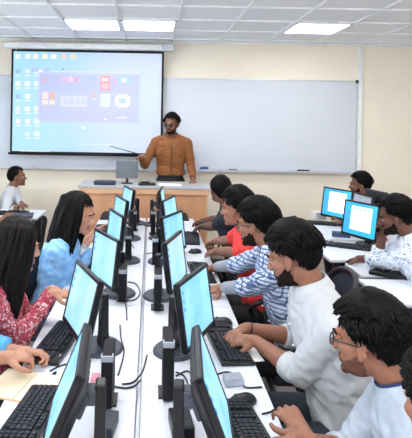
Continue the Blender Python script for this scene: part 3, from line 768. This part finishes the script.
    if hair == 'long':
        lg = G()
        for i in range(150):
            a = rnd.uniform(.95, pi) * rnd.choice((-1, 1)); r_ = 1.0 + rnd.uniform(0, .10)
            st = V((-.014 + cos(a) * .098 * r_, sin(a) * .082 * r_, rnd.uniform(-.01, .06))); top = V((-.012 + cos(a) * .05, sin(a) * .045, .122))
            ps = [H(top), H(V((st.x * .98, st.y * 1.0, .085))), H(st)]
            dr = rnd.uniform(.26, .40); b0 = H(st); sp_ = V((-.04 - .02 * rnd.random(), st.y * .5, 0))
            outw = V((cos(a), sin(a), 0))
            for t_ in (.2, .45, .7, .88, 1.0):
                q_ = b0 + V((-fw.x * 0 + up.x * -dr * t_ * .7, 0, -dr * t_)) + outw * (.012 * sin(t_ * 3) + .004) + sp_ * t_ * .5
                ps.append(q_ + V((rnd.uniform(-1, 1), rnd.uniform(-1, 1), 0)) * .006)
            r0 = rnd.uniform(.009, .015); lg.tube(ps, [r0 * .5, r0, r0, r0 * 1.05, r0, r0 * .9, r0 * .6, .002], 6, .6)
        obj('long_hair_lengths', lg, hm, ho, smooth=True)
    # shirt
    sg = G(); torso(sg, .006 if hem is None else .010, hem)
    cuffs = []
    for i in (0, 1):
        s_, e_, w_ = sh[i], el[i], wr[i]
        if sleeve == 'short': t1 = .62; end = s_ + (e_ - s_) * t1; sg.cap(s_, end, .060 * k, .056 * k); cuffs.append((end, (e_ - s_).normalized(), .057 * k, .012))
        elif sleeve == 'rolled':
            end = e_ + (w_ - e_) * roll; sg.cap(s_, e_, .060 * k, .052 * k); sg.cap(e_, end, .053 * k, .05 * k); cuffs.append((e_ + (w_ - e_) * (roll + .05), (w_ - e_).normalized(), .052 * k, .03))
        else:
            end = e_ + (w_ - e_) * .84; sg.cap(s_, e_, .060 * k, .050 * k); sg.cap(e_, end, .050 * k, .034 * k); cuffs.append((e_ + (w_ - e_) * .9, (w_ - e_).normalized(), .034 * k, .022))
    sm = blob(sg, vox * 1.7, 5, .5)
    sm.update()
    nn = [v_.normal.copy() for v_ in sm.vertices]
    for v_, n_ in zip(sm.vertices, nn):
        p_ = v_.co; d_ = .008 * noise.noise(V((p_.x * 9, p_.y * 9, p_.z * 14 + p_.x * 6)) + V((seed * 3, 0, 0))) + .0065 * (1 - abs(noise.noise(V((p_.x * 16 + seed, p_.y * 12, p_.z * 22 - p_.x * 14)))) * 2)
        v_.co = p_ + n_ * d_
    sm.materials.append(shirt); so_ = link('shirt', sm, root)
    if inner:
        pass
    for (c0, d0, r0, L0) in cuffs:
        cg = G(); cg.tube([c0 - d0 * L0, c0 - d0 * L0 * .4, c0 + d0 * L0 * .5, c0 + d0 * L0, c0 + d0 * L0 * .98], [r0 * .97, r0 * 1.05, r0 * 1.05, r0 * 1.0, r0 * .8], 20)
        obj('cuff', cg, shirt_mats[0] if shirt_mats else shirt, so_, smooth=True)
    if under:
        for i in (0, 1):
            ug = G(); ug.cap(el[i], el[i] + (wr[i] - el[i]) * .86, .046 * k, .036 * k); um = blob(ug, .008, 2); um.materials.append(under); link('undersleeve', um, so_)
    # neck band or collar
    cg = G(); rings_ = []; nd = (hc - nb).normalized()
    cc = nb + up * .012 + fw * .006
    R1 = .074 * k
    prof = ((-.02, 1.12), (.012, 1.0), (.018, .92), (.0, .92)) if not collar else ((-.02, 1.25), (.005, 1.12), (.032, .98), (.034, .9), (.0, .9))
    for dz, s2 in prof:
        rings_.append([cc + lt * cos(2 * pi * i / 28) * R1 * s2 + fw * sin(2 * pi * i / 28) * R1 * s2 * .95 + up * (dz - .018 * max(0, sin(2 * pi * i / 28)) ** 2) for i in range(28)])
    o_ = G(); n28 = 28; vs = [p for r in rings_ for p in r]; fs = []
    for i in range(len(rings_) - 1):
        for j in range(28):
            a = i * 28 + j; b = i * 28 + (j + 1) % 28; fs.append((a, b, b + 28, a + 28))
    o_.add(vs, fs); obj('collar', o_, (shirt_mats[0] if shirt_mats else shirt), so_, smooth=True)
    if inner: obj('neck_trim', G().tube([p_ for p_ in rings_[2]] + [rings_[2][0]], .005, 6), inner, so_, smooth=True)
    if collar:
        bt = G()
        for t_ in (.42, .34, .26, .18, .11): bt.ell(Hp + up * (t_ * Lt / .5) + fw * (.134 + (.004 if .2 < t_ < .4 else -.006)) * k, (.006, .006, .006), None, 8, 6)
        obj('button', bt, M_WHITEP if shirt_mats is None else shirt_mats[0], so_, smooth=True)
    if placket:
        pg_ = G(); pts_ = [nb + fw * (.075 * k) - up * .03] + [Hp + up * (t_ * Lt / .5) + fw * (d_ * k) for t_, d_ in ((.44, .118), (.34, .139), (.24, .134), (.18, .131), (hem + .01, .139))]
        pg_.tube(pts_, .012, 8, .35, up=fw); obj('placket', pg_, placket, so_, smooth=True)
    # trousers and shoes
    tg = G(); tg.ell(Hp + V((0, 0, -.01)), (.135 * k, .175 * B * k, .115 * k)); 
    for i, s_ in enumerate((1, -1)):
        hj = Hp + V((0, .09 * s_, -.02)); tg.cap(hj, kn[i], .088 * k, .064 * k); tg.cap(kn[i], an[i] + V((0, 0, .03)), .064 * k, .05 * k)
    if hem is not None: tg.rings([ell_ring(Hp + up * t_, .148 * B * k, .112 * k) for t_ in (-.06, .05, hem + .03)])
    tm = blob(tg, .012, 5, .5); tm.materials.append(pants); link('trousers', tm, root)
    for i in (0, 1):
        fg = G(); fg.ell(an[i] + V((.07, 0, -.042)), (.135, .047, .036)); fg.ell(an[i] + V((-.01, 0, -.03)), (.055, .045, .048))
        fm = blob(fg, .008, 3, .5)
        for v_ in fm.vertices: v_.co.z = max(v_.co.z, .003)
        fm.materials.append(M_SHOE); link('shoe', fm, root)
    if glasses:
        gg = G(); lens = G()
        for s_ in (-1, 1):
            ring = [H((.1015 - .006 * (abs(sin(2 * pi * i / 20)) ** 0) + 0.006 - .10 * (abs(cos(2 * pi * i / 20) * .02 * 1 + .031 * 1) - .031) * (1), s_ * (.032 + .0225 * cos(2 * pi * i / 20)), -.004 + .0175 * sin(2 * pi * i / 20))) for i in range(21)]
            gg.tube(ring, .0020 * hs * (1.3 if glasses == 'dark' else 1), 6)
            gg.tube([H((.098, s_ * .055, .004)), H((.05, s_ * .077, .005)), H((-.005, s_ * .084, .004)), H((-.018, s_ * .083, -.012))], .0021 * hs * (1.5 if glasses == 'dark' else 1), 6)
            lens.add([r_ for r_ in ring[:20]], [tuple(range(20))])
        gg.tube([H((.104, -.010, .0)), H((.108, 0, .004)), H((.104, .010, .0))], .0022 * hs, 6)
        go = obj('glasses', gg, M_FRAME, None, smooth=True); go.parent = root
        obj('lens', lens, M_LENS if glasses == 'clear' else mat('dark_lens', (20, 18, 22), .1), go)
    if wrist_item:
        i, kind = wrist_item; w_, d_ = wr[i], hd[i]
        if kind == 'watch':
            cg = G(); cg.tube([w_ - d_ * .03, w_ - d_ * .028, w_ - d_ * .008, w_ - d_ * .006], [.025, .031, .031, .025], 16); obj('wristwatch', cg, M_SILVER, root, smooth=True)
        else:
            cg = G(); cg.tube([w_ - d_ * .02, w_ - d_ * .018, w_ - d_ * .013, w_ - d_ * .011], [.025, .030, .030, .025], 16); obj('bracelet', cg, M_LEG, root, smooth=True)
    if chair: PCH.append((pos, face, hips))
    return root, dict(H=H, wr=wr, el=el, hd=hd, sh=sh, hc=hc, inv=inv)
PCH = []
#PEOPLE
M_WHITE = mat('white_cotton', (192, 194, 199), .85, var=.04, scale=12, bump=.25)
M_RUST = mat('rust_cotton', (128, 78, 38), .8, var=.06, scale=14, bump=.2)
M_RUST2 = mat('rust_cotton_edge', (98, 58, 30), .8)
M_TEE = mat('pale_grey_tee', (172, 182, 195), .88, var=.06, scale=30, bump=.2)
M_NAVY = mat('navy_cotton', (22, 30, 44), .85, var=.15, scale=14, bump=.2)
M_NAVYT = mat('navy_trim', (28, 48, 92), .8)
M_CORAL = mat('coral_cotton', (236, 62, 58), .8, var=.08, scale=30, bump=.2)
M_TRBLK = mat('black_trouser', (20, 22, 28), .8, var=.1)
M_TRNAVY = mat('dark_slate_trouser', (36, 44, 56), .8, var=.1)
M_JEANS = mat('blue_jeans', (42, 66, 104), .85, var=.15, scale=60)
M_CHECK = pattern_mat('blue_white_check', (214, 224, 240), [(40, 76, 132)], 'check', 40)
M_FLORAL = pattern_mat('pink_floral_print', (176, 66, 84), [((226, 200, 204), 58, .36), ((70, 40, 58), 46, .27), ((214, 120, 134), 84, .3)], 'floral')
M_DENIM = pattern_mat('pale_blue_cloth', (150, 196, 238), [(112, 164, 216)], 'denim', 22)
M_LEAF = pattern_mat('white_leaf_print', (232, 240, 250), [((84, 116, 172), 40, .30), ((140, 168, 210), 60, .24)], 'leaf')
M_CYAN = mat('sky_blue_cotton', (92, 170, 226), .85, var=.06, scale=12, bump=.2)

# teacher
YT = 5.92 + .42
tp = atY(170.5, 180, YT)
hand_r = atY(141, 157, YT - .3); hand_l = V((atY(193, 180, 6.05).x, 6.05, PZ + .045))
R_, T_ = person('teacher in a rust brown long sleeved shirt and glasses standing behind the podium', (tp.x, YT), -90, hips=1.035, lean=.02, lw=hand_l, rw=hand_r, head_yaw=-.45, head_pitch=.1, hs=1.04, k=1.07,
    sk='mid', hem=.075, placket=M_RUST2, shirt=M_RUST, shirt_mats=[M_RUST2], pants=M_TRBLK, hair='volume', beard=.002, glasses='dark', stand=True, collar=True, chair=False, bulk=1.0, hint_r=(-.5, -.25, -1), hint_l=(-1, .15, -.4), seed=3, curl=.7, rise=.0, wrist_item=(0, 'watch'))
p = T_['inv'].inverted() @ (T_['wr'][1] + T_['hd'][1] * .07)
tag(obj('pointer_stick', G().tube([p + V((.03, 0, 0)), p + V((-.36, -.02, .1))], [.006, .004], 8), M_BLACK, smooth=True), 'thin black pointer held by the teacher toward the projector screen', 'pointer')

def seat_person(label, headpx, Y, face, lean, hand1, hand2, hs=1.0, k=1.0, hips=.53, **kw):
    """places the hips so that the head comes to its place above the chair"""
    hp = atY(headpx[0], headpx[1], Y); f = V((cos(radians(face)), sin(radians(face)), 0))
    fwd = sin(lean) * (.5 * k + .148 * k) + .03 * cos(lean) + .06 * sin(lean)
    off = kw.get('head_off', (0, 0, 0)); fwd += off[0]
    hz = hips + cos(lean) * .648 * k - .03 * sin(lean) + .02 + off[2]
    kw['rise'] = kw.get('rise', 0) + max(-.12, min(.12, (hp.z - .0 - hz)))
    fwd += kw['rise'] * sin(lean)
    pos = (hp.x - f.x * fwd, hp.y - f.y * fwd)
    return person(label, pos, face, hips=hips, lean=lean, lw=hand1, rw=hand2, hs=hs, k=k, **kw)
# right side of the centre row, facing left (their left hand is the nearer one to the camera)
seat_person('man in a pale grey T-shirt with navy neckband and glasses, nearest in the right row', (369, 340), 1.56, 165, .34, at(306, 436, .80), at(298, 441, .80), hs=1.03, k=1.0, sk='warm', shirt=M_TEE, shirt_mats=[M_TEE], inner=M_NAVYT,
            sleeve='rolled', pants=M_TRNAVY, hair='volume', beard=.0012, curl=.9, glasses='clear', head_yaw=-0.42, head_pitch=0.1, seed=5, nhair=420)
seat_person('bearded man in a white shirt with rolled sleeves, hands clasped on the table', (293, 256), 2.12, 178, .30, at(256, 341, .80), at(247, 328, .80), hs=1.06, k=1.05, sk='warm', shirt=M_WHITE, sleeve='rolled', pants=M_TRNAVY,
            hair='volume', beard=.002, head_yaw=-0.55, head_pitch=0.28, collar=True, seed=6, hand_dir_l=(-.8, .45, -.15), hand_dir_r=(-.7, -.45, -.1), fist=.5, wrist_item=(1, 'bracelet'), nhair=380, bulk=1.14)
seat_person('bearded man with glasses in a blue and white checked shirt', (257, 224), 2.8, 180, .30, at(222, 288, .79), at(212, 268, .79), hs=1.06, k=1.0, sk='warm', shirt=M_CHECK, sleeve='rolled', pants=M_TRBLK,
            hair='volume', beard=.002, glasses='clear', head_yaw=-0.55, head_pitch=0.12, collar=True, seed=8, hand_dir_l=(-.9, -.2, -.1), nhair=340, under=mat('grey_sleeve', (150, 156, 168), .85))
seat_person('young man in a coral red T-shirt reaching for a keyboard', (237, 208), 3.42, 182, .22, at(208, 252, .79), at(212, 242, .79), hs=1.05, k=1.0, sk='warm', shirt=M_CORAL, sleeve='short', pants=M_TRBLK,
            hair='volume', head_yaw=-0.55, head_pitch=.1, seed=9, nhair=300)
seat_person('man in a dark navy T-shirt turned toward the teacher', (220, 190), 4.3, 165, .24, at(196, 228, .79), at(199, 222, .79), hs=1.0, k=1.0, sk='deep', shirt=M_NAVY, sleeve='short', pants=M_TRBLK,
            hair='short', head_yaw=-0.95, head_pitch=-.05, seed=10)
seat_person('curly haired person at the lower right corner of the picture', (449, 408), 1.12, 172, .1, None, None, hs=1.05, sk='warm', shirt=M_WHITE, sleeve='long', pants=M_TRNAVY, hair='curly', head_yaw=-1.25, head_pitch=.15, seed=11, nhair=420)
# left side of the centre row, facing right
seat_person('person in a sky blue shirt at the lower left edge, hands clasped', (-70, 235), 1.85, -8, .3, at(20, 352, .80), at(22, 361, .80), hs=1.05, k=1.0, sk='light', shirt=M_CYAN, sleeve='rolled', pants=M_JEANS,
            hair='short', seed=12, hand_dir_l=(.9, .1, -.05), hand_dir_r=(.8, .55, -.1), fist=.65, roll=.62)
seat_person('woman with long dark hair in a pink floral print top', (17, 247), 2.42, 2, .20, atY(52, 290, 2.6), atY(52, 294, 2.5), hs=1.06, k=1.0, sk='light', shirt=M_FLORAL, sleeve='long', pants=M_TRBLK,
            hair='long', hair_m=M_HAIRB, fem=True, head_yaw=.6, head_pitch=.15, seed=13, hand_dir_l=(.9, -.1, -.15), hand_dir_r=(.85, .4, -.1), fist=.35, hint_l=(-.3, .1, -1), hint_r=(-.4, -.15, -1))
seat_person('woman with long dark hair in a light blue shirt', (77, 214), 3.25, -4, .22, atY(96, 245, 3.55), atY(94, 249, 3.45), hs=1.06, k=1.02, sk='light', shirt=M_DENIM, shirt_mats=[mat('pale_cuff', (200, 212, 226), .85)], sleeve='long', pants=M_JEANS,
            hair='long', hair_m=M_HAIR, fem=True, head_yaw=-.05, head_pitch=0.22, seed=14, hand_dir_l=(.9, .2, .0), hand_dir_r=(.9, .2, .0), hint_l=(-.3, .1, -1), hint_r=(-.3, -.1, -1))
seat_person('half hidden person in white behind the woman in light blue', (82, 216), 4.0, -2, .42, at(96, 231, .79), at(95, 237, .79), hs=.98, k=1.0, sk='light', shirt=M_WHITE, sleeve='rolled', pants=M_TRBLK,
            hair='short', fem=True, head_pitch=.2, seed=15, wrist_item=(1, 'watch'))
# left background
seat_person('man in a white shirt at the far left tables looking at the board', (17, 182), 6.15, 5, .12, V((-1.40, 5.62, .79)), V((-1.5, 5.6, .79)), hs=1.0, k=1.0, sk='mid', shirt=M_WHITE, sleeve='long', pants=M_TRBLK, hair='short', head_pitch=-.1, seed=16, vox=.007)
seat_person('person in dark clothes cut by the left picture edge', (-22, 195), 5.04, 2, .2, V((-1.42, 4.98, .79)), V((-1.46, 4.9, .79)), sk='mid', shirt=M_NAVY, sleeve='short', pants=M_TRBLK, hair='short', seed=17, vox=.007)
# right background
seat_person('man in a white top with a lanyard, far right, looking at the board', (360, 185), 5.3, 172, .1, V((2.02, 5.12, .79)), V((2.03, 5.3, .79)), hs=1.0, sk='mid', shirt=M_WHITE, sleeve='short', pants=M_TRBLK, hair='volume', beard=.002, head_pitch=.02, seed=18, vox=.007, head_yaw=-0.2)
seat_person('man in a white leaf print shirt resting his head on his hand', (396, 217), 3.45, 172, .34, at(356, 259, .78), V((1.68, 3.60, .99)), hs=1.06, sk='deep', shirt=M_LEAF, sleeve='rolled', roll=.5, pants=M_JEANS, hair='volume', beard=.002, head_pitch=.2, head_yaw=-0.35, seed=19,
            hint_r=(.8, 0, -1), hand_dir_r=(.1, -.1, 1), hint_l=(.1, .3, -1))

# ---------------------------------------------------------------- chairs
def chair_proto():
    t = thing('office_chair', '', 'chair')
    st = blob(G().ell((.02, 0, .44), (.24, .235, .04)).box((.02, 0, .44), (.38, .38, .05)), .014, 4); st.materials.append(M_CHAIRF); link('seat', st, t)
    rg = []
    pts = []
    for i in range(29):
        a = 2 * pi * i / 28; z = .76 + .21 * (abs(sin(a)) ** .8) * (1 if sin(a) > 0 else -1); y = .205 * (abs(cos(a)) ** .75) * (1 if cos(a) > 0 else -1)
        pts.append((-.235 - .05 * (z - .6) - .0 + .06 * (y / .2) ** 2, y, z))
    obj('back_frame', G().tube(pts, .016, 10), M_BLACK, t, smooth=True)
    mg = G(); n_ = len(pts) - 1; cen = V((-.245, 0, .76)); vs = [cen] + [V(p_) * .5 + cen * .5 + V((-.008, 0, 0)) for p_ in pts[:-1]] + [V(p_) for p_ in pts[:-1]]
    fs = [(0, 1 + i, 1 + (i + 1) % n_) for i in range(n_)] + [(1 + i, 1 + n_ + i, 1 + n_ + (i + 1) % n_, 1 + (i + 1) % n_) for i in range(n_)]
    mg.add(vs, fs); o = obj('backrest', mg, M_CHAIRF, t, smooth=True); so = o.modifiers.new('s', 'SOLIDIFY'); so.thickness = .012
    for s_ in (-1, 1): obj('armrest', G().tube([(-.24, s_ * .22, .62), (-.1, s_ * .27, .66), (.12, s_ * .275, .665), (.17, s_ * .27, .62), (.10, s_ * .235, .43)], [.016, .02, .02, .016, .014], 10), M_BLACK, t, smooth=True)
    obj('back_bracket', G().tube([(-.10, 0, .41), (-.24, 0, .42), (-.27, 0, .56), (-.26, 0, .70)], .02, 8), M_BLACK, t, smooth=True)
    obj('gas_column', G().tube([(0, 0, .09), (0, 0, .25), (0, 0, .42)], [.028, .025, .02], 12), M_LEG, t, smooth=True)
    for i in range(5):
        a = 2 * pi * i / 5 + .3; l_ = obj('leg', G().tube([(0, 0, .10), (cos(a) * .15, sin(a) * .15, .095), (cos(a) * .27, sin(a) * .27, .07)], [.026, .02, .014], 8), M_BLACK, t, smooth=True)
        obj('caster', G().tube([(cos(a) * .27 - sin(a) * .014, sin(a) * .27 + cos(a) * .014, .027), (cos(a) * .27 + sin(a) * .014, sin(a) * .27 - cos(a) * .014, .027)], .027, 12), M_BLACK2, l_, smooth=True)
    register(t); return t
CH = chair_proto()
chl = ['nearest man in grey T-shirt', 'man in white shirt with clasped hands', 'man in checked shirt', 'coral shirted man', 'navy shirted man', 'curly haired person at the corner', 'sky blue shirted person at the left edge',
       'woman in floral top', 'woman in light blue shirt', 'half hidden person in white', 'white shirted man at the far left', 'dark clothed person at the left edge', 'lanyard man at the far right', 'man in leaf print shirt']
for i, (pos, f, h) in enumerate(PCH):
    lb = f'black office chair under the {chl[i]}'; L_ = (pos[0] - .02 * cos(f) + (.09 if i == 8 else 0), pos[1] - .02 * sin(f), 0)
    if i == 0: CH.location = L_; CH.rotation_euler = (0, 0, f); tag(CH, lb, None, 'black office chairs')
    else: dup(CH, L_, f, lb, 'black office chairs')

dup(CH, (1.62, 2.3, 0), radians(150), 'empty black office chair in the right aisle behind the nearest man', 'black office chairs')

# ---------------------------------------------------------------- right background desks
table('desk_table', 1.43, 2.5, 2.95, 3.42, 'white table nearest in the right background, with a keyboard')
table('desk_table', 1.49, 1.9, 3.50, 3.80, 'small white table under the arms of the leaf print man', inset=.05)
table('desk_table', 1.41, 2.4, 3.88, 4.5, 'white table carrying the right background monitor with white window')
table('desk_table', 1.43, 2.6, 4.56, 5.35, 'farthest white table in the right background')
p = at(364, 248); monitor(M_SCR3, True, yaw=radians(-66), tilt=8, loc=(1.83, 4.33, TZ), label='black monitor with a white window in front of the leaf print man', w_=.38, h_=.31, zc=.225)
monitor(M_SCR3, True, yaw=radians(-62), tilt=8, loc=(1.95, 5.2, TZ), label='black monitor with a white window on the farthest right table', w_=.38, h_=.31, zc=.225)
monitor(mat('washed_out_screen', (150, 158, 168), .25, emit=.35), False, yaw=radians(-84), tilt=9, loc=(2.0, 4.72, TZ), label='pale grey screened monitor seen at a slant between the two lit monitors', w_=.34, h_=.33, zc=.23)
monitor(M_SCR3, False, yaw=radians(104), tilt=8, loc=(2.17, 4.75, TZ), label='black monitor seen from behind near the lanyard man', w_=.3, h_=.36, zc=.25)
for px, py, rz, lb, tz in ((344, 246.5, 152, 'black keyboard on the table of the right background monitor', TZ), (404, 277, 150, 'black keyboard on the nearest right background table', TZ), (314, 223.5, 165, 'black keyboard on the farthest right table', TZ)):
    p = at(px, py); put_kb(p, radians(rz), lb, 'keyboards in the right background')
gadget('white_box', 319, 219, (.14, .1, .08), M_WHITEP, 'small white box behind the keyboard on the farthest right table', 'box', .2)
gadget('blue_pouch', 341, 236.5, (.16, .09, .04), mat('slate_blue_cloth', (66, 88, 124), .8), 'slate blue pouch on the table beside the right background monitor', 'pouch', -.3)
gadget('red_pen_case', 382, 241, (.10, .03, .03), mat('red_plastic', (190, 40, 50), .5), 'small red case near the elbow of the leaf print man', 'case', .3)
# ---------------------------------------------------------------- left background desks
table('desk_table', -2.6, -1.19, 5.3, 5.78, 'farthest white table at the left, before the white shirted man')
table('desk_table', -1.66, -1.22, 4.72, 5.22, 'nearer white table at the left edge')
p = at(19, 216.5); tag(obj('closed_laptop', G().box((0, 0, .012), (.3, .22, .024)), M_DGREY, loc=(p.x, p.y, TZ), rot=(0, 0, .15), bevel=.005), 'closed grey laptop on the nearer left table', 'laptop')
put_kb(V((-1.55, 5.5, TZ)), radians(6), 'black keyboard on the farthest left table', 'keyboards in the left background')
